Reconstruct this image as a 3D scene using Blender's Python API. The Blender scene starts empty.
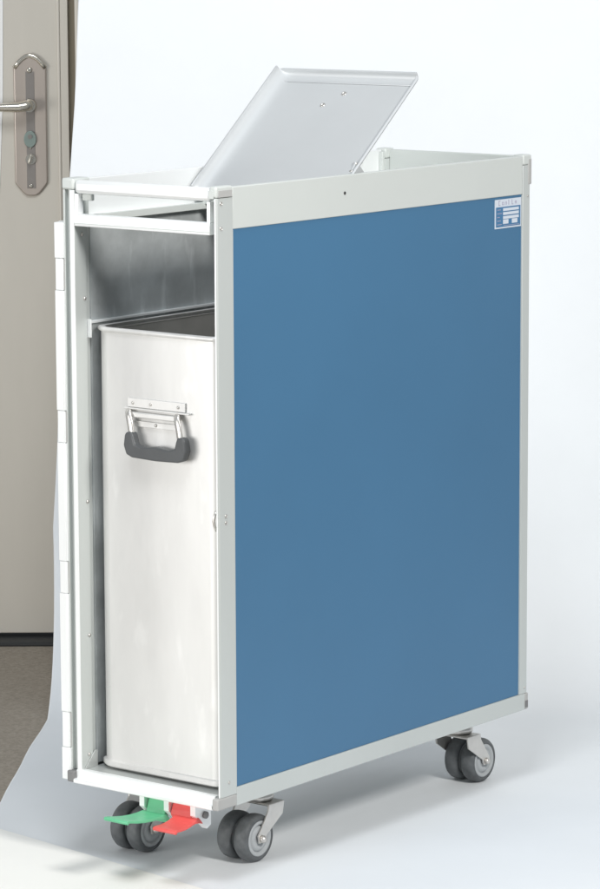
import bpy, bmesh, math, random
from mathutils import Vector, Matrix
random.seed(4)
sc = bpy.context.scene
COL = sc.collection

# ------------------------------------------------------------------ materials
def mat(name, col, rough=.5, metal=0., noise=.0, nscale=8., bump=0., bscale=200., stretch=(1, 1, 1),
        scratch=0., rvar=0., spec=.5, coat=0.):
    m = bpy.data.materials.new(name); m.use_nodes = True
    nt = m.node_tree; N = nt.nodes; L = nt.links
    b = N['Principled BSDF']
    b.inputs['Roughness'].default_value = rough
    b.inputs['Metallic'].default_value = metal
    b.inputs['Specular IOR Level'].default_value = spec
    b.inputs['Coat Weight'].default_value = coat
    tc = N.new('ShaderNodeTexCoord'); mp = N.new('ShaderNodeMapping')
    mp.inputs['Scale'].default_value = stretch
    L.new(tc.outputs['Object'], mp.inputs['Vector'])
    n1 = N.new('ShaderNodeTexNoise'); n1.inputs['Scale'].default_value = nscale
    n1.inputs['Detail'].default_value = 6; n1.inputs['Roughness'].default_value = .6
    L.new(mp.outputs[0], n1.inputs['Vector'])
    ramp = N.new('ShaderNodeValToRGB')
    ramp.color_ramp.elements[0].position = .3; ramp.color_ramp.elements[1].position = .7
    ramp.color_ramp.elements[0].color = (*[c*(1-noise) for c in col], 1)
    ramp.color_ramp.elements[1].color = (*[min(1, c*(1+noise*.6)) for c in col], 1)
    L.new(n1.outputs['Fac'], ramp.inputs['Fac'])
    out = ramp.outputs['Color']
    if scratch:
        n3 = N.new('ShaderNodeTexNoise'); n3.inputs['Scale'].default_value = 26; n3.inputs['Detail'].default_value = 8
        mp3 = N.new('ShaderNodeMapping'); mp3.inputs['Scale'].default_value = (1, 1.6, .35)
        mp3.inputs['Rotation'].default_value = (.7, .2, .3)
        L.new(tc.outputs['Object'], mp3.inputs['Vector']); L.new(mp3.outputs[0], n3.inputs['Vector'])
        r3 = N.new('ShaderNodeValToRGB')
        r3.color_ramp.elements[0].position = .58; r3.color_ramp.elements[1].position = .72
        r3.color_ramp.elements[0].color = (0, 0, 0, 1); r3.color_ramp.elements[1].color = (scratch,)*3+(1,)
        L.new(n3.outputs['Fac'], r3.inputs['Fac'])
        mx = N.new('ShaderNodeMixRGB'); mx.blend_type = 'ADD'; mx.inputs['Fac'].default_value = 1
        L.new(out, mx.inputs[1]); L.new(r3.outputs['Color'], mx.inputs[2]); out = mx.outputs[0]
    L.new(out, b.inputs['Base Color'])
    if rvar:
        mr = N.new('ShaderNodeMapRange')
        mr.inputs['To Min'].default_value = max(.02, rough-rvar); mr.inputs['To Max'].default_value = min(1, rough+rvar)
        L.new(n1.outputs['Fac'], mr.inputs['Value']); L.new(mr.outputs[0], b.inputs['Roughness'])
    if bump:
        n2 = N.new('ShaderNodeTexNoise'); n2.inputs['Scale'].default_value = bscale; n2.inputs['Detail'].default_value = 4
        L.new(mp.outputs[0], n2.inputs['Vector'])
        bp = N.new('ShaderNodeBump'); bp.inputs['Strength'].default_value = bump; bp.inputs['Distance'].default_value = .002
        L.new(n2.outputs['Fac'], bp.inputs['Height']); L.new(bp.outputs[0], b.inputs['Normal'])
    return m

M = dict(
    alu=mat('brushed_aluminium', (.57, .60, .585), .42, .25, .05, 3, .05, 60, (1, 1, .15), rvar=.06),
    rim=mat('coated_aluminium', (.60, .63, .61), .5, .1, .03, 4, .03, 90),
    white=mat('white_and_lit_aluminium', (.88, .895, .895), .4, .3, .03, 4, .03, 90),  # white parts; for front frame and left rim, light put into aluminium's colour
    blue=mat('blue_laminate', (.058, .165, .295), .40, 0, .05, 2.2, .05, 5, rvar=.05, spec=.4),
    liner=mat('dull_grey_liner', (.52, .55, .555), .55, .25, .34, 7, .10, 30, (1, 1, 1), scratch=.16, rvar=.1),
    pan=mat('floor_pan_metal', (.50, .52, .51), .4, .4, .12, 9, .04, 80, (.3, 2, 1), rvar=.1),
    bin=mat('bin_aluminium', (.76, .755, .74), .44, .42, .09, 7, .12, 40, (1, 1, .3), scratch=.09, rvar=.14),
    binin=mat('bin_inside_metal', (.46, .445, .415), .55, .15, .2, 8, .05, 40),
    lid=mat('lid_sheet_metal', (.57, .59, .60), .42, .3, .03, 5, .03, 80, rvar=.05),
    cap=mat('grey_plastic_cap', (.42, .42, .41), .55, 0, .06, 20),
    dcap=mat('dark_grey_cap', (.20, .20, .20), .55, 0, .1, 30),
    steel=mat('zinc_steel', (.68, .66, .63), .36, .8, .1, 30, .04, 120, rvar=.08),
    chrome=mat('polished_steel', (.72, .72, .72), .18, 1., .04, 30),
    tyre=mat('grey_rubber', (.105, .113, .118), .6, 0, .35, 60, .2, 150),
    hub=mat('light_grey_nylon', (.42, .44, .45), .5, 0, .05, 30),
    grip=mat('dark_grey_rubber', (.085, .09, .094), .38, 0, .1, 30, .05, 200),
    red=mat('red_plastic', (.74, .10, .09), .45, 0, .08, 30, .05, 120),
    green=mat('green_plastic', (.13, .50, .27), .42, 0, .1, 30, .05, 120),
    hole=mat('dark_screw_recess', (.04, .04, .04), .7),
    lblue=mat('label_blue', (.060, .18, .34), .35), lwhite=mat('label_white', (.62, .67, .74), .35),
    lgrey=mat('label_print', (.36, .34, .45), .4),
    paper=mat('backdrop_paper', (.75, .775, .795), .75, 0, .03, 2.6, .12, 5, spec=.2),
    carpet=mat('grey_brown_carpet', (.34, .30, .25), .95, 0, .22, 140, .35, 400, spec=.1),
    door=mat('beige_door_paint', (.60, .565, .50), .42, .1, .06, 5, .04, 30, (1, 1, .15), rvar=.06),
    jamb=mat('olive_brown_rebate', (.17, .145, .10), .6, 0, .12, 10, 0, 1, (1, 1, .1)),
    bronze=mat('satin_nickel', (.50, .44, .39), .36, .6, .1, 12, .03, 60, (1, 1, .2)),
    band=mat('grey_inlay', (.27, .25, .235), .4, .5, .06, 20),
    nickel=mat('bright_nickel', (.70, .66, .58), .22, .9, .06, 20),
    green_cover=mat('grey_green_cover', (.25, .31, .285), .4, .4, .06, 20),
    dark=mat('dark_strip', (.03, .032, .033), .7),
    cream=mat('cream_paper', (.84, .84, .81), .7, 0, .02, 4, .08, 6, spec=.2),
    wall=mat('white_wall_paint', (.78, .78, .76), .8, 0, .03, 3),
    board=mat('white_foam_board', (.85, .85, .84), .6, 0, .02, 4),
)

# ------------------------------------------------------------------ mesh helpers
class MB:
    def __init__(s): s.bm = bmesh.new(); s.mi = 0
    def _mark(s, faces, smooth=False):
        for f in faces: f.material_index = s.mi; f.smooth = smooth
    def box(s, x0, x1, y0, y1, z0, z1, bevel=0., seg=2):
        r = bmesh.ops.create_cube(s.bm, size=1)
        vs = r['verts']
        for v in vs:
            v.co = Vector(((x0+x1)/2+v.co.x*(x1-x0), (y0+y1)/2+v.co.y*(y1-y0), (z0+z1)/2+v.co.z*(z1-z0)))
        fs = list({f for v in vs for f in v.link_faces})
        s._mark(fs)
        if bevel:
            es = list({e for v in vs for e in v.link_edges})
            r = bmesh.ops.bevel(s.bm, geom=es, offset=bevel, segments=seg, affect='EDGES', profile=.5)
            s._mark(r['faces'], True)
        return s
    def prism(s, pts, axis, a0, a1, bevel=0., smooth=False):
        """polygon pts in the two other axes (cyclic order), extruded along axis"""
        def P(p, a):
            return {'x': (a, p[0], p[1]), 'y': (p[0], a, p[1]), 'z': (p[0], p[1], a)}[axis]
        v0 = [s.bm.verts.new(P(p, a0)) for p in pts]; v1 = [s.bm.verts.new(P(p, a1)) for p in pts]
        n = len(pts); fs = [s.bm.faces.new(v0), s.bm.faces.new(v1[::-1])]
        for i in range(n):
            f = s.bm.faces.new((v0[(i+1) % n], v0[i], v1[i], v1[(i+1) % n])); fs.append(f)
        s._mark(fs)
        if smooth:
            for f in fs[2:]: f.smooth = True
        bmesh.ops.recalc_face_normals(s.bm, faces=fs)
        if bevel:
            es = list({e for f in fs for e in f.edges})
            r = bmesh.ops.bevel(s.bm, geom=es, offset=bevel, segments=2, affect='EDGES', profile=.5)
            s._mark(r['faces'], True)
        return s
    def lathe(s, prof, centre, axis, n=40, closed=False):
        """prof: list of (radius, height along axis)"""
        c = Vector(centre); A = {'x': 0, 'y': 1, 'z': 2}[axis]
        rings = []
        for r, h in prof:
            ring = []
            for k in range(n):
                t = 2*math.pi*k/n; q = [0, 0, 0]
                q[A] = h; q[(A+1) % 3] = r*math.cos(t); q[(A+2) % 3] = r*math.sin(t)
                ring.append(s.bm.verts.new(c+Vector(q)))
            rings.append(ring)
        fs = []
        pairs = list(zip(rings[:-1], rings[1:]))
        if closed: pairs.append((rings[-1], rings[0]))
        for a, b in pairs:
            for k in range(n):
                fs.append(s.bm.faces.new((a[k], a[(k+1) % n], b[(k+1) % n], b[k])))
        s._mark(fs, True)
        if not closed:
            e = [s.bm.faces.new(rings[0][::-1]), s.bm.faces.new(rings[-1])]
            s._mark(e); fs += e
        bmesh.ops.recalc_face_normals(s.bm, faces=fs)
        return s
    def sweep(s, path, rad, n=12, sx=1., flat=None):
        """tube along a path; flat=(direction, factor) squashes it along a direction"""
        P = [Vector(p) for p in path]
        if not isinstance(rad, (list, tuple)): rad = [rad]*len(P)
        rings = []; up = None
        for i, p in enumerate(P):
            t = (P[min(i+1, len(P)-1)]-P[max(i-1, 0)]).normalized()
            if up is None:
                up = t.orthogonal().normalized()
            up = (up-t*up.dot(t)).normalized(); w = t.cross(up)
            ring = []
            for k in range(n):
                a = 2*math.pi*k/n; o = (up*math.cos(a)+w*math.sin(a))*rad[i]
                if flat:
                    d = Vector(flat[0]); o -= d*o.dot(d)*(1-flat[1])
                ring.append(s.bm.verts.new(p+o))
            rings.append(ring)
        fs = []
        for a, b in zip(rings[:-1], rings[1:]):
            for k in range(n): fs.append(s.bm.faces.new((a[k], a[(k+1) % n], b[(k+1) % n], b[k])))
        s._mark(fs, True)
        e = [s.bm.faces.new(rings[0][::-1]), s.bm.faces.new(rings[-1])]; s._mark(e)
        bmesh.ops.recalc_face_normals(s.bm, faces=fs+e)
        return s
    def build(s, name, mats, parent=None, rot=None):
        me = bpy.data.meshes.new(name)
        if rot: s.bm.transform(rot)
        if parent is not None: s.bm.transform(Matrix.Translation(-world_loc(parent)))
        s.bm.to_mesh(me); s.bm.free()
        for m in (mats if isinstance(mats, (list, tuple)) else [mats]): me.materials.append(M[m])
        o = bpy.data.objects.new(name, me); COL.objects.link(o)
        if parent is not None: o.parent = parent
        return o

def world_loc(o):
    l = Vector(o.location)
    while o.parent: o = o.parent; l += Vector(o.location)
    return l

def empty(name, loc, label, cat, group=None):
    o = bpy.data.objects.new(name, None); o.empty_display_size = .1
    COL.objects.link(o); o.location = loc; o['label'] = label; o['category'] = cat
    o['kind'] = 'thing'
    if group: o['group'] = group
    return o

W, D, H, B = .30, .822, 1.056, .1234

# ================================================================== the cart
cart = empty('service_cart', (-W/2, D/2, 0),
             'tall narrow aluminium service cart with blue side panel, open front and raised lid', 'service cart')

# ---- corner posts
post = [(0, .003), (-.0015, 0), (-.0032, 0), (-.013, .013), (-.013, .038), (0, .038)]
MB().prism(post, 'z', .142, 1.041, .0004).build('corner_post', 'alu', cart)
lp = [(-.2995, .003), (-.298, 0), (-.2948, 0), (-.2945, .007), (-.2848, .007), (-.2845, .0015), (-.2768, .0015),
      (-.2765, .027), (-.2800, .027), (-.2800, .038), (-.2995, .038)]
MB().prism(lp, 'z', .142, 1.041, .0004).build('corner_post', 'alu', cart)
MB().box(-.2843, -.2764, -.0008, .0013, .1422, 1.0408, .0005).build('post_bead', 'white', cart)
MB().prism([(0, D-.024), (0, D-.0045), (-.0025, D-.0045), (-.0025, D), (-.020, D), (-.020, D-.024)], 'z', .1521, 1.041, .0006).build('corner_post', 'alu', cart)
MB().prism([(-.30, D-.024), (-.30, D-.0045), (-.2975, D-.0045), (-.2975, D), (-.280, D), (-.280, D-.024)], 'z', .1521, 1.041, .0006).build('corner_post', 'alu', cart)

# ---- side panels
MB().box(-.010, -.0022, .0381, .7979, .1522, .9935).build('side_panel', 'blue', cart)
MB().box(-.2978, -.290, .0381, .7979, .1522, .9935).build('side_panel', 'blue', cart)
MB().box(-.2799, -.0201, D-.010, D-.0022, .1522, .9935).build('rear_panel', 'alu', cart)
MB().box(-.0042, -.0008, .0382, .0398, .1526, .9930).build('panel_bead', 'alu', cart)
MB().box(-.0042, -.0008, .7962, .7978, .1526, .9930).build('panel_bead', 'alu', cart)

# ---- tray rim
def rim(x0, x1, y0, y1):
    return MB().box(x0, x1, y0, y1, .9938, H, .0012)
rim(-.012, -.0004, .0385, .7978).build('tray_rim', 'rim', cart)
rim(-.2996, -.288, .0385, .7978).build('tray_rim', 'white', cart)  # same rim metal; its bright sheen is put into the paler colour
MB().box(-.2798, -.0202, D-.0125, D-.0006, .9938, H, .0012).build('tray_rim', 'rim', cart)
# rim corner pieces above the posts
def corner_cap(x0, x1, y0, y1, m='cap', z0=1.0414, z1=1.0585):
    return MB().box(x0, x1, y0, y1, z0, z1, .003, 3).build('corner_cap', m, cart)
corner_cap(-.0130, .0006, -.0006, .0383, 'rim')
corner_cap(-.3004, -.2765, -.0006, .0383, 'rim')
corner_cap(-.0205, .0006, D-.0240, D+.0006, 'rim')
corner_cap(-.3006, -.2795, D-.0240, D+.0006, 'rim')
MB().box(-.0005, .0014, .004, .036, 1.0422, 1.0525, .0006).build('corner_badge', 'cap', cart)
MB().box(-.0045, .0009, D-.0095, D+.0009, 1.0090, 1.0520, .002).build('corner_badge', 'cap', cart)
MB().box(-.0128, -.0040, -.0018, -.0007, 1.0405, 1.0520, .0004).build('corner_badge', 'rim', cart)
# back inner corner upright
MB().box(-.2878, -.2805, D-.032, D-.0244, .995, 1.053, .001).build('rim_upright', 'rim', cart)
for z, x in ((1.038, -.28785), ):
    MB().lathe([(.0032, 0), (.0028, .0014), (.0001, .0018)], (x, .74, z), 'x', 14).build('rivet', 'steel', cart)

# ---- front head frame with its long window
MB().box(-.2764, -.0133, .0008, .016, 1.0358, 1.0562, .006, 4).build('front_top_rail', 'white', cart)  # frame aluminium, strong front light put into the paler colour
MB().box(-.2764, -.0133, .0006, .016, .9868, 1.0048, .001).build('front_lower_rail', 'white', cart)
MB().box(-.2764, -.0135, -.0006, .0003, .9905, .9917).build('rail_bead', 'rim', cart)
MB().box(-.2764, -.2700, .0022, .014, 1.0050, 1.0356).build('window_jamb', 'white', cart)
MB().box(-.0195, -.0133, .0022, .014, 1.0050, 1.0356).build('window_jamb', 'white', cart)
MB().box(-.2696, -.2500, .010, .018, 1.025, 1.0356, .002).build('window_bracket', 'rim', cart)
# ---- deck: a frame round the opening under the lid
dz0, dz1 = .996, 1.000
MB().box(-.2878, -.2640, .0165, .8090, dz0, dz1).box(-.0180, -.0122, .0165, .8090, dz0, dz1).box(-.2639, -.0181, .0165, .030, dz0, dz1).box(-.2639, -.0181, .300, .8090, dz0, dz1).build('deck', 'rim', cart)
MB().box(-.2645, -.2600, .0302, .2998, .9925, 1.0035, .001).build('opening_trim', 'rim', cart)
MB().box(-.0200, -.0176, .0302, .2998, .9925, 1.0025, .0006).build('opening_trim', 'rim', cart)

# ---- lining
MB().box(-.2890, -.2785, .0384, .800, .1475, .9925).build('inner_wall', 'liner', cart)
MB().box(-.0135, -.0105, .0384, .7975, .1475, .9925).build('inner_wall', 'liner', cart)
MB().box(-.2780, -.0140, .792, .798, .1475, .9925).build('inner_wall', 'liner', cart)
MB().box(-.2765, -.0105, .010, .8115, .1290, .1440).build('floor_pan', 'pan', cart)
# runner along the left wall and its end tab
MB().box(-.2784, -.2722, .0290, .780, .8360, .8400, .0008).build('runner_rail', 'white', cart)
MB().box(-.2784, -.2690, .0275, .0288, .8150, .8430, .0004).build('runner_tab', 'white', cart)
MB().prism([(.006, .1442), (.036, .1442), (.036, .170), (.030, .170)], 'x', -.2762, -.2745, .0003).build('gusset', 'pan', cart)
for y, z in ((.022, .8750), (.022, .562), (.022, .353), (.018, .165), (.030, .159), (.018, .973)):
    MB().lathe([(.0030, 0), (.0027, .0012), (.0001, .0016)], (-.2765, y, z), 'x', 14).build('rivet', 'steel', cart)

# ---- sill and bottom rails
MB().prism([(.0400, .1290), (.0400, .1236), (-.0075, .1236), (-.0090, .1250), (-.0090, .1290), (-.0075, .1302), (-.0010, .1306),
            (-.0010, .1425), (.0006, .1440), (.0090, .1440), (.0095, .1290)], 'x', -.2860, -.0110).build('front_sill', 'white', cart)
MB().box(-.0120, 0, .0383, D-.0085, B, .1518, .0008).build('bottom_rail', 'alu', cart)
MB().box(-.30, -.2880, .0383, D-.0085, B, .1518, .0008).build('bottom_rail', 'alu', cart)
MB().box(-.2878, -.0122, D-.013, D-.001, B, .1518, .0008).build('bottom_rail', 'alu', cart)
MB().box(-.2870, -.0125, .0402, .8088, .1246, .1288).build('base_plate', 'pan', cart)
def foot_cap(x0, x1, y0, y1, m, z1=.1418): MB().box(x0, x1, y0, y1, .1236, z1, .0025, 3).build('corner_cap', m, cart)
foot_cap(-.0108, .0010, -.0080, .0381, 'cap')
foot_cap(-.3005, -.2862, -.0080, .0381, 'dcap')
foot_cap(-.0122, .0008, D-.0084, D+.0010, 'cap', .1519)
foot_cap(-.3008, -.2878, D-.0084, D+.0010, 'cap', .1519)

MB().box(.0004, .0013, D-.0080, D-.0005, .1270, .1390, .0004).build('corner_badge', 'dcap', cart)
# ---- screws on the side
def screw(x, y, z, r=.0032, m='steel'):
    o = MB().lathe([(r, 0), (r*.95, .0008), (r*.55, .0013), (r*.5, .0009), (.0001, .0009)], (x, y, z), 'x', 16).build('screw', m, cart)
screw(0, .011, 1.0330); screw(0, .011, .9965); screw(0, .0175, .5690); screw(0, .0175, .5590); screw(0, .0205, .1625, .0025)
screw(-.0004, .312, 1.0285, .0026, 'hole'); screw(0, D-.010, .9900, .002); screw(0, D-.010, .1620, .002)
MB().box(-.0032, -.0008, -.0012, -.0002, .1425, 1.0405, .0003).build('post_bead', 'white', cart)
# latch keeper just inside the opening
MB().sweep([(-.0070, .004, .578), (-.0085, .001, .571), (-.0095, 0, .563), (-.0085, .001, .555), (-.0070, .004, .548)], .0022, 8).build('latch_keeper', 'steel', cart)

# ---- label
lab = MB().box(-.0022, -.0016, .7195, .7955, .9420, .9895).build('label_plate', 'lwhite', cart)
MB().box(-.0016, -.0013, .7225, .7930, .9445, .9770).build('label_field', 'lblue', lab)
m = MB()
for z in (.9725, .9660, .9595): m.box(-.0013, -.0011, .7425, .7880, z-.0024, z+.0022)
m.box(-.0013, -.0011, .7425, .7580, .9490, .9562); m.box(-.0013, -.0011, .7680, .7840, .9490, .9562)
m.build('label_bars', 'lwhite', lab)
m = MB()
for i in range(5): m.box(-.0013, -.0011, .7255, .7390-.003*(i % 3), .9480+i*.0060, .9492+i*.0060)
m.box(-.0013, -.0011, .7440, .7900, .9460, .9467)
m.build('label_lines', 'lgrey', lab)
m = MB()
y = .7300
def stroke(a, b, c, d): m.box(-.0016, -.0013, a, b, c, d)
# header: small worn characters
stroke(.7300, .7313, .9795, .9875); stroke(.7313, .7350, .9865, .9875); stroke(.7313, .7350, .9795, .9805)
stroke(.7400, .7410, .9800, .9850); stroke(.7410, .7440, .9842, .9850); stroke(.7410, .7440, .9800, .9808); stroke(.7440, .7450, .9800, .9850)
stroke(.7490, .7500, .9800, .9850); stroke(.7500, .7525, .9842, .9850); stroke(.7525, .7535, .9800, .9850)
stroke(.7585, .7598, .9795, .9878); stroke(.7680, .7693, .9795, .9878); stroke(.7693, .7725, .9795, .9805)
stroke(.7770, .7780, .9800, .9850); stroke(.7780, .7805, .9842, .9850); stroke(.7805, .7815, .9800, .9850); stroke(.7780, .7805, .9822, .9828)
m.build('label_print', 'lgrey', lab)

# ---- raised lid: a shallow tray of sheet metal, hinged at the front edge of the deck
ang = math.atan2(.1765, .2156)
hb = Vector((0, .297, 1.0150)); bv = Vector((0, math.cos(ang), math.sin(ang))); nv = Vector((0, -math.sin(ang), math.cos(ang)))
Lx0, Lx1, LL = -.281, -.009, .283
def lip(t, h, r):      # height of a rounded up-turned lip at distance t from the edge
    if t >= r: return 0.
    q = 1-t/r
    return h*(1-math.sqrt(max(0, 1-q*q)))
us = [0, .0003, .001, .002, .0035, .0055, .008, .011, .0145, .019, .025, .05, .1, .15, .2, .24, .255, .2620, .2650, .2680, .2705, .2720]
bs = [0, .01, .03, .06, .1, .15, .2, .23, .255, .2640, .2700, .2750, .2770, .2790, .2805, .2818, .2826, .2830]
bm = bmesh.new(); grid = []
for b in bs:
    row = []
    for a in us:
        h = max(lip(a, .0185, .028), lip(LL-b, .011, .008), lip(.272-a, .0045, .005))
        row.append(bm.verts.new(hb+bv*b+nv*h+Vector((Lx0+a, 0, 0))))
    grid.append(row)
for i in range(len(bs)-1):
    for j in range(len(us)-1):
        f = bm.faces.new((grid[i][j], grid[i][j+1], grid[i+1][j+1], grid[i+1][j])); f.smooth = True
q = MB(); q.bm.free(); q.bm = bm
lid = q.build('lid', 'lid', cart)
md = lid.modifiers.new('thickness', 'SOLIDIFY'); md.thickness = .0035; md.offset = -1
md = lid.modifiers.new('edge', 'BEVEL'); md.width = .0008; md.segments = 2; md.limit_method = 'ANGLE'
def onlid(a, b, h=0): return hb+bv*b+nv*h+Vector((Lx0+a, 0, 0))
m = MB(); m.box(0, .268, -.0015, .0005, 0, .0018, .0006)
Rl = Matrix((( 1, 0, 0, 0), (0, bv.y, nv.y, 0), (0, bv.z, nv.z, 0), (0, 0, 0, 1)))
T = Matrix.Translation(onlid(.003, .2655, .0002)) @ Rl
m.build('lid_bead', 'lid', lid, T)
for a, b in ((.124, .214), (.150, .242)):
    m = MB(); m.lathe([(.0045, 0), (.0040, .0012), (.0026, .0014), (.0022, .0006), (.0001, .0006)], (0, 0, 0), 'z', 18)
    r_ = m.build('rivet', 'steel', lid, Matrix.Translation(onlid(a, b, 0)) @ Rl)
MB().lathe([(.005, -.272), (.005, -.012)], (0, .300, 1.0085), 'x', 16).build('hinge_tube', 'rim', lid)
MB().box(-.265, -.030, .292, .312, 1.0002, 1.0060, .001).build('hinge_leaf', 'rim', lid)
# stay bracket beside the lid
MB().prism([(.345, 1.001), (.345, 1.052), (.362, 1.074), (.386, 1.052), (.386, 1.001)], 'x', -.0185, -.0150, .0005).build('stay_bracket', 'lid', cart)
for y, z in ((.352, 1.058), (.362, 1.069)):
    MB().lathe([(.0028, -.003), (.0028, .003)], (-.0165, y, z), 'x', 12).build('rivet', 'steel', cart)

# ---- door folded right back along the far side, with its knuckled hinge
door = MB().box(-.333, -.3045, .024, .300, .128, .990, .003).build('door', 'white', cart)
knz = [.9914, .9367, .8879, .7035, .6540, .4699, .4196, .2328, .1769, .1255]
for i in range(9):
    z1, z0 = knz[i]-.0006, knz[i+1]+.0006
    long_ = i % 2 == 0
    m1 = MB(); m2 = MB()
    if long_:
        m1.box(-.3135, -.2985, -.004, .024, z0-.0004, z1+.0004, .0008, 2)
        m1.box(-.2984, -.2962, -.0030, .016, z0, z1, .0003)
    else:
        m2.box(-.3122, -.2990, -.0036, .024, z0-.0004, z1+.0004, .0008, 2)
        m2.box(-.2989, -.2980, -.002, .012, z0, z1)
        m2.mi = 1; m2.box(-.2979, -.2960, -.001, .012, z0, z1); m2.mi = 0
    if long_: m1.build('hinge_leaf', 'white', door); m2.bm.free()
    else: m2.build('hinge_knuckle', ['white', 'cap'], door); m1.bm.free()

# ---- casters
def make_caster():
    """twin-wheel swivel caster, axle at (0,0,.0375), king pin at +Y .034"""
    root = bpy.data.objects.new('caster', None)
    Rw = .0375; k = .034
    m = MB()
    # fork: crown over the wheels, two tapering arms
    m.box(-.034, .034, k-.016, k+.022, .0845, .0885, .002, 2)
    arm = [(-.007, .0375-.006), (.007, .0375-.006), (.011, .0375+.004), (k+.018, .068), (k+.022, .0880), (k-.016, .0880), (k-.018, .078), (-.009, .0375+.006)]
    m.prism(arm, 'x', .0312, .0342, .0005); m.prism(arm, 'x', -.0342, -.0312, .0005)
    m.lathe([(.020, .0886), (.024, .0915), (.024, .0985), (.019, .1020), (.019, .1195)], (0, k, 0), 'z', 32)
    m.box(-.034, .034, k-.042, k+.042, .1197, .1232, .001)
    fork = m.build('caster', 'steel')
    for s in (-1, 1):
        t = MB()
        x0, x1 = (.0035, .0295)
        prof = [(.0285, x0), (Rw-.007, x0), (Rw-.003, x0+.0015), (Rw-.0008, x0+.005), (Rw, x0+.009), (Rw, x1-.009), (Rw-.0008, x1-.005), (Rw-.003, x1-.0015), (Rw-.007, x1), (.0285, x1)]
        t.lathe([(r, s*x) for r, x in prof], (0, 0, Rw), 'x', 56, closed=True)
        ty = t.build('tyre', 'tyre', fork)
        h = MB()
        pr = [(.0282, x0+.002), (.0284, x1-.0008), (.0270, x1+.0002), (.0225, x1+.0002), (.0212, x1-.0035), (.0200, x1-.0035), (.0188, x1-.0003), (.0120, x1+.0004), (.0100, x1-.001), (.0001, x1-.001)]
        h.lathe([(r, s*x) for r, x in pr], (0, 0, Rw), 'x', 48)
        h.build('hub', 'hub', fork)
    a = MB(); a.lathe([(.0001, -.0395), (.0045, -.0390), (.0058, -.0343), (.0035, -.0340), (.0035, .0340), (.0058, .0343), (.0062, .0375), (.0045, .0390), (.0030, .0415), (.0001, .0415)], (0, 0, Rw), 'x', 20)
    a.build('axle_bolt', 'steel', fork)
    bpy.data.objects.remove(root)
    return fork
cs = make_caster()
spots = [(-.079, .156, 0), (-.247, .098, 0), (-.079, .766, 180)]
for i, (x, y, a) in enumerate(spots):
    if i == 0: o = cs
    else:
        o = cs.copy(); COL.objects.link(o)
        for ch in list(cs.children):
            c = ch.copy(); COL.objects.link(c); c.parent = o
    o.parent = cart; o.location = (x+W/2, y-D/2, 0); o.rotation_euler = (0, 0, math.radians(a))

# ---- brake pedals and their brackets
bp = [(-.004, .1232), (.034, .1232), (.034, .0880), (.024, .0830), (-.004, .1075)]
for x in (-.157, -.1085, -.0565):
    MB().prism(bp, 'x', x, x+.010, .0006).build('pedal_bracket', 'white', cart)
def pedal(m, x0, x1, ax0, ax1, tip, zt, zb, label):
    q = MB()
    q.prism([(.006, .1225), (.011, .1225), (.010, zb+.009), (.006, zb+.004), (.012, zb-.010), (.006, zb-.012), (-.0015, zb+.001), (.0010, zb+.009)], 'x', ax0, ax1, .0006)
    o = q.build('brake_pedal', m, cart)
    L_ = -tip
    def lerp(t, o): return (-L_*t, zb+(zt-zb)*t-.006*math.sin(math.pi*t)*.6+o)
    q2 = MB(); q2.prism([(.012, zb-.0085), (.006, zb-.001), (.002, zb+.003)]+[lerp(t, .002) for t in (.15, .35, .55, .75, .92)]+[(tip-.001, zt+.0012), (tip-.0026, zt-.0012), (tip-.0020, zt-.0042), (tip+.001, zt-.0050), (tip+.003, zt-.0030)]+[lerp(t, -.002) for t in (.92, .75, .55, .35, .15)]+[(.004, zb-.006)], 'x', x0, x1, .0009)
    q2.build('pedal_tread', m, o); o['label'] = label
pedal('green', -.154, -.1075, -.1458, -.1098, -.088, .1075, .0975, 'green brake pedal')
pedal('red', -.0885, -.0440, -.0970, -.0578, -.052, .0950, .1020, 'red brake pedal')
MB().lathe([(.0055, 0), (.0055, .004), (.003, .006), (.0001, .006)], (-.0464, .018, .106), 'x', 16).build('pedal_pin', 'dcap', cart)

# ================================================================== the bin in the cart
bin_ = empty('waste_bin', (-.145, .22, .1442), 'tall bright metal bin with a hinged carry handle standing inside the cart', 'bin')
def rrect(x0, x1, y0, y1, r, n=7):
    P = [(x0, y0+.021), (x0+.0035, y0+.0135), (x0+.0215, y0+.0015), (x0+.027, y0)]
    for cx, cy, a0 in ( (x1-r, y0+r, 270), (x1-r, y1-r, 0), (x0+r, y1-r, 90)):
        for k in range(n+1):
            a = math.radians(a0+90*k/n); P.append((cx+r*math.cos(a), cy+r*math.sin(a)))
    return P
def shell(levels):
    m = MB(); rings = []
    for (ins, z) in levels:
        rings.append([m.bm.verts.new((x, y, z)) for x, y in rrect(bx0+ins, bx1-ins, by0+ins, by1-ins, .022-ins*.5)])
    n = len(rings[0]); fs = []
    for a, b in zip(rings[:-1], rings[1:]):
        for k in range(n): fs.append(m.bm.faces.new((a[k], a[(k+1) % n], b[(k+1) % n], b[k])))
    m._mark(fs, True); e = [m.bm.faces.new(rings[0][::-1])]; m._mark(e); return m, fs, rings
bx0, bx1, by0, by1 = -.2675, -.0200, .0300, .400
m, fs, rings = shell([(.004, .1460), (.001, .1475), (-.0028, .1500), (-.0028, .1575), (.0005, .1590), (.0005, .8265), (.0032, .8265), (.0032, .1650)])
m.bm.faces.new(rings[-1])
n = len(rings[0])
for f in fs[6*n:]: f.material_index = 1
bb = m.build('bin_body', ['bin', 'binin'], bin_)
md = bb.modifiers.new('e', 'EDGE_SPLIT'); md.split_angle = math.radians(19)
m, fs, rings = shell([(.0038, .8255), (-.0015, .8255), (-.0030, .8275), (-.0030, .8310), (-.0015, .8330), (.0030, .8330), (.0038, .8320)])
rimf = [f for f in m.bm.faces if len(f.verts) > 4]
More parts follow.
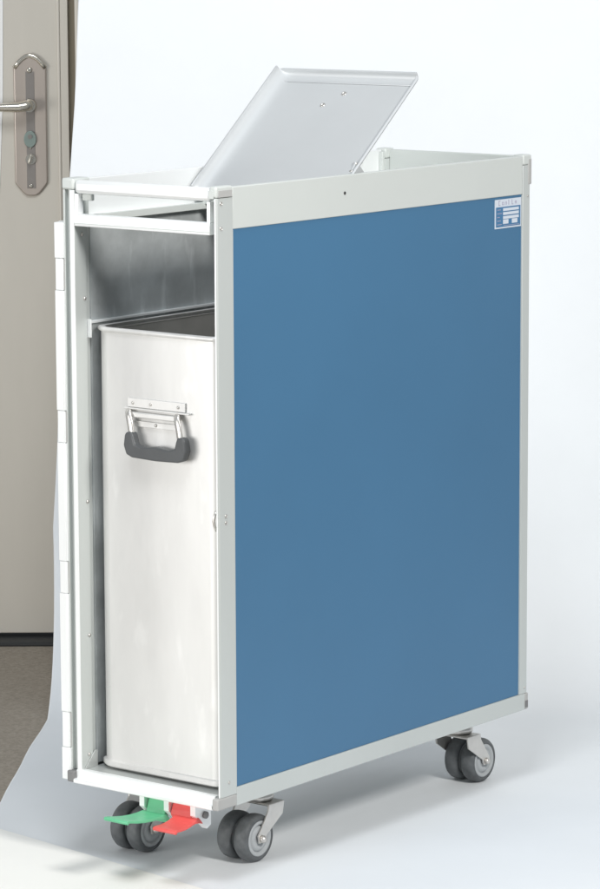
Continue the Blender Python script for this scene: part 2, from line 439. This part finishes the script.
bmesh.ops.delete(m.bm, geom=rimf, context='FACES_ONLY')
m.build('bin_rim', 'bin', bin_)
# carry handle: rivet strips, pivot tube, bail and rubber grip
Y0 = .0290
hnd = MB().box(-.198, -.085, Y0-.0020, Y0+.001, .7155, .7295, .0008).box(-.203, -.0745, Y0-.0055, Y0+.001, .7125, .7150, .0008).box(-.188, -.100, Y0-.0018, Y0+.001, .6865, .6955, .0006).build('handle', 'bin', bin_)
MB().box(-.1880, -.1000, Y0-.0072, Y0-.0018, .7005, .7090, .0018).build('pivot_housing', 'bin', hnd)
for x in (-.187, -.152, -.142, -.098):
    MB().lathe([(.0001, -.0016), (.0022, -.0010), (.0026, 0)], (x, Y0-.0021, .7222 if x != -.142 else .6910), 'y', 14).build('rivet', 'steel', hnd)
yg = Y0-.0125
def arm(x):
    return [(x, Y0-.0040, .7085), (x+.002, Y0-.0085, .7080), (x+.005, Y0-.0115, .7020), (x+.009, Y0-.0125, .6900), (x+.012, yg, .6720), (x+.0135, yg, .6550)]
m = MB()
for x in (-.1925, -.0975): m.sweep(arm(x), .0058, 14, flat=((0, 1, 0), .5))
m.sweep([(-.1825, yg, .6470), (-.079, yg, .6470)], .0030, 10)
m.build('bail', 'steel', hnd)
# grip: U-shaped rubber moulding, thicker at its two ends
out = [(-.2035, .6740), (-.2060, .6580), (-.2010, .6440), (-.1900, .6400), (-.1450, .6385), (-.1000, .6400), (-.0890, .6440), (-.0840, .6580), (-.0865, .6740),
       (-.0895, .6785), (-.1000, .6785), (-.1030, .6720), (-.1060, .6610), (-.1200, .6570), (-.1450, .6600), (-.1700, .6570), (-.1840, .6610), (-.1870, .6720), (-.1900, .6785), (-.2005, .6785)]
m = MB(); m.prism([(x+.0145, z+.0015) for x, z in out], 'y', yg-.0080, yg+.0060, .0025, True)
g = m.build('grip', 'grip', hnd)
# faint dents/marks: a pressed ring near the post, small weld on the edge
MB().box(-.2440, -.2438, .0310, .0340, .2740, .2752).build('weld_seam', 'pan', bin_)

# ================================================================== the room behind
U = Vector((.791262, .611477, 0)); V = Vector((.611477, -.791262, 0))      # along the back wall, and from it towards the viewer
RM = Matrix(((U.x, -V.x, 0, 0), (U.y, -V.y, 0, 0), (0, 0, 1, 0), (0, 0, 0, 1)))   # local x = along wall, local y = away from viewer
def struct(o): o['kind'] = 'structure'; return o

struct(MB().box(-3.2, 3.2, -3.0, 2.05, -.05, -.003).build('floor', 'carpet', None, RM))
struct(MB().box(-.29, 3.0, 1.80, 1.90, 0, 2.6).box(-3.0, -1.26, 1.80, 1.90, 0, 2.6).box(-1.26, -.29, 1.80, 1.90, 2.12, 2.6).build('wall', 'wall', None, RM))

# sheet of backdrop paper: hangs behind the cart, curves and runs forward under it
prof = []
Rv, vf = .30, -1.10
v = .55
while v > vf: prof.append((v, 0.)); v -= .06
for k in range(0, 13):
    a = math.pi/2*k/12; prof.append((vf-Rv*math.sin(a), Rv*(1-math.cos(a))))
z = Rv+.08
while z < 1.75: prof.append((vf-Rv, z)); z += .08
def left_edge(v, z):
    if z < 1e-4:
        return -.3436+(v-vf)*(-.379+.3436)/(-.533-vf)
    if v > vf-Rv+1e-6:
        t = (vf-v)/Rv; return -.3436-.006*t
    return -.3500+(z-Rv)*.063
import mathutils
bm = bmesh.new(); rows = []
nu = 60; umax = 1.9
for v, z in prof:
    l = left_edge(v, z)+.0015*math.sin(v*9+z*7)+.001*math.sin(v*23+z*19); row = []
    for j in range(nu+1):
        t = (j/nu)**1.6; u = l+(umax-l)*t
        w = mathutils.noise.noise(Vector((u*1.3, v*2.2, z*2.6)))*.5+mathutils.noise.noise(Vector((u*2.7+5, v*5, z*6.5)))*.28
        w += .35*mathutils.noise.noise(Vector((u*.9+9, v*3, z*15)))*max(0, min(1, (u+.1)/.4))*max(0, 1-abs(z-.3)/.45)
        amp = .0 if z < 1e-4 else min(1, z/.25)*.012*(.35 if j == 0 else 1)
        p = U*u+V*(v+w*amp)
        dz = 0
        if z < 1e-4:
            dz = .0035*max(0, mathutils.noise.noise(Vector((u*3, v*6, 3.3)))) * min(1, max(0, (u-.06-.25*max(0, -v-.3))/.2))
        row.append(bm.verts.new((p.x, p.y, z+dz)))
    rows.append(row)
for i in range(len(rows)-1):
    for j in range(nu):
        f = bm.faces.new((rows[i][j], rows[i+1][j], rows[i+1][j+1], rows[i][j+1])); f.smooth = True
bmesh.ops.recalc_face_normals(bm, faces=bm.faces[:])
q = MB(); q.bm.free(); q.bm = bm
bd = struct(q.build('backdrop', 'paper'))
up = sum((p.normal.z for p in bd.data.polygons))
md = bd.modifiers.new('t', 'SOLIDIFY'); md.thickness = .0012; md.offset = -1 if up > 0 else 1

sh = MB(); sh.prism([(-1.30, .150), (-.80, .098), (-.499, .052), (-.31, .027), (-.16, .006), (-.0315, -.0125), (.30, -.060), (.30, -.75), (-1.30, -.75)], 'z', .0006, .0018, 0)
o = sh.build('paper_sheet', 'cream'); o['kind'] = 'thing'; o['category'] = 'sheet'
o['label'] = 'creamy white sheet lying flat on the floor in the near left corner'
# door in the wall
DV = 1.785
dr = empty('house_door', U*-.75+V*-DV, 'beige panelled door with a long handle plate, behind the cart', 'door')
leaf = MB().box(-1.215, -.334, DV, DV+.04, .014, 2.06, .002).build('leaf', 'door', dr, RM)
MB().box(-.3560, -.3500, DV-.0045, DV+.001, .03, 2.05, .002).build('moulding', 'door', dr, RM)
MB().box(-.3498, -.3345, DV-.0025, DV+.001, .016, 2.058, .001).build('moulding', 'door', dr, RM)
MB().prism([(-.4607, 1.284), (-.4640, 1.10), (-.4732, .911), (-.50, .75), (-.60, .65), (-.90, .65), (-1.05, .75), (-1.08, 1.1), (-1.05, 1.5), (-.90, 1.62), (-.60, 1.62), (-.49, 1.5)], 'y', DV-.0015, DV+.001, .0006).build('glass_panel', 'board', dr, RM)
# handle plate with arched ends
def plate_outline(x0, x1, z0, z1, e, n=8):
    cx = (x0+x1)/2; w = (x1-x0)/2; P = []
    for k in range(n+1):
        t = -1+2*k/n; P.append((cx+w*t, z1-e*t*t))
    for k in range(n+1):
        t = 1-2*k/n; P.append((cx+w*t, z0+e*max(0, abs(t)*1.5-.5)**1.1))
    return P
hp = MB(); hp.prism(plate_outline(-.4425, -.3775, .9000, 1.1810, .026), 'y', DV-.0075, DV-.0005, .0028)
hp = hp.build('handle_plate', 'bronze', dr, RM)
MB().box(-.4185, -.4015, DV-.0085, DV-.0068, .915, 1.145, .0004).build('inlay', 'band', hp, RM)
arc = []
for k in range(9):
    t = -1+2*k/8; arc.append((-.41+.0305*t, DV-.0080, 1.1765-.0245*abs(t)**1.8))
MB().sweep(arc, .0045, 10, flat=((0, 1, 0), .5)).build('bright_arch', 'nickel', hp, RM)
lv = MB()
lv.lathe([(.0125, -.022), (.0125, -.0005), (.0145, .010)], (-.4105, DV-.012, 1.0790), 'y', 24)
lv.sweep([(-.4060, DV-.045, 1.0815), (-.4150, DV-.047, 1.0800), (-.4300, DV-.049, 1.0775), (-.4700, DV-.050, 1.0770), (-.530, DV-.048, 1.0790)], [.0095, .0105, .0100, .0085, .0075], 16)
lv.lathe([(.0085, -.040), (.0085, -.020)], (-.4105, DV-.005, 1.0800), 'y', 20)
lv.build('lever', 'nickel', hp, RM)
cov = []
for k in range(17):
    a = 2*math.pi*k/17; cov.append((-.4110+.0125*math.cos(a), 1.0125+.0165*math.sin(a)))
MB().prism(cov, 'y', DV-.0125, DV-.0080, .001, True).build('keyhole_cover', 'green_cover', hp, RM)
MB().lathe([(.0045, -.002), (.0045, .001)], (-.4110, DV-.0125, 1.0175), 'y', 16).build('keyhole', 'band', hp, RM)
tt = MB(); tt.lathe([(.0105, -.003), (.0110, 0)], (-.4105, DV-.0085, .9730), 'y', 24)
tt.prism([(-.4150, .9660), (-.4110, .9640), (-.4060, .9800), (-.4100, .9820)], 'y', DV-.022, DV-.011, .001)
tt.build('thumb_turn', 'nickel', hp, RM)
for z, r in ((1.1480, .0055), (.9950, .0028), (.9200, .0040)):
    MB().lathe([(r*.6, -.0016), (r, -.0006), (r, .0006)], (-.4105, DV-.0088, z), 'y', 16).build('screw', 'nickel', hp, RM)

fr = empty('door_frame', U*-.30+V*-DV, 'brown rebated frame round the beige door, dark strip at its foot', 'door frame')
MB().box(-.3330, -.3205, DV+.006, DV+.09, 0, 2.075).build('rebate', 'jamb', fr, RM)
MB().box(-.3203, -.2400, DV-.014, DV+.013, 0, 2.16, .004).build('casing', 'door', fr, RM)
MB().box(-1.230, -1.217, DV+.006, DV+.09, 0, 2.075).box(-1.230, -.3205, DV+.006, DV+.09, 2.0755, 2.09).build('rebate', 'jamb', fr, RM)
MB().box(-1.310, -1.2305, DV-.014, DV+.013, 0, 2.16, .004).box(-1.2300, -.3206, DV-.014, DV+.013, 2.0905, 2.16, .004).build('casing', 'door', fr, RM)
MB().box(-1.215, -.3340, DV-.050, DV+.05, -.0028, .006, .002).build('foot_strip', 'dark', fr, RM)  # dark strip on the floor along the foot of the door

# ================================================================== light
def area(name, loc, target, size, power, col, sy=None):
    l = bpy.data.lights.new(name, 'AREA'); l.energy = power; l.color = col
    l.shape = 'RECTANGLE'; l.size = size; l.size_y = sy or size
    o = bpy.data.objects.new(name, l); COL.objects.link(o); o.location = loc
    o.rotation_euler = (Vector(target)-Vector(loc)).to_track_quat('-Z', 'Y').to_euler()
    return o
T0 = Vector((-.1, .35, .3))
area('key_softbox', T0+Vector((.775, -.245, .585))*3.4, T0, .55, 78, (1, .972, .935))
area('front_softbox', (-1.3, -4.35, .95), (-.15, .0, .6), 2.6, 122, (1, .985, .96), 1.7)
area('backdrop_fill', U*-.25+V*1.2+Vector((0, 0, 3.3)), U*-.1+V*-1.4+Vector((0, 0, 1.1)), 1.0, 46, (.93, .965, 1))  # added overhead fill that brightens the backdrop top and the door
w = bpy.data.worlds.new('World'); sc.world = w; w.use_nodes = True
w.node_tree.nodes['Background'].inputs['Color'].default_value = (.84, .92, 1, 1)
w.node_tree.nodes['Background'].inputs['Strength'].default_value = .28

# ================================================================== camera
cam = bpy.data.cameras.new('camera'); co = bpy.data.objects.new('camera', cam); COL.objects.link(co)
cam.sensor_fit = 'HORIZONTAL'; cam.sensor_width = 36; cam.lens = 3384.375/600*36
cam.clip_start = .05; cam.clip_end = 60
co.location = (3.10787576, -3.81924323, 1.45184432); co.rotation_euler = (1.41497612, .00393439, .657926227)
sc.camera = co
sc.view_settings.view_transform = 'Standard'; sc.view_settings.look = 'None'
sc.view_settings.exposure = 0; sc.view_settings.gamma = 1
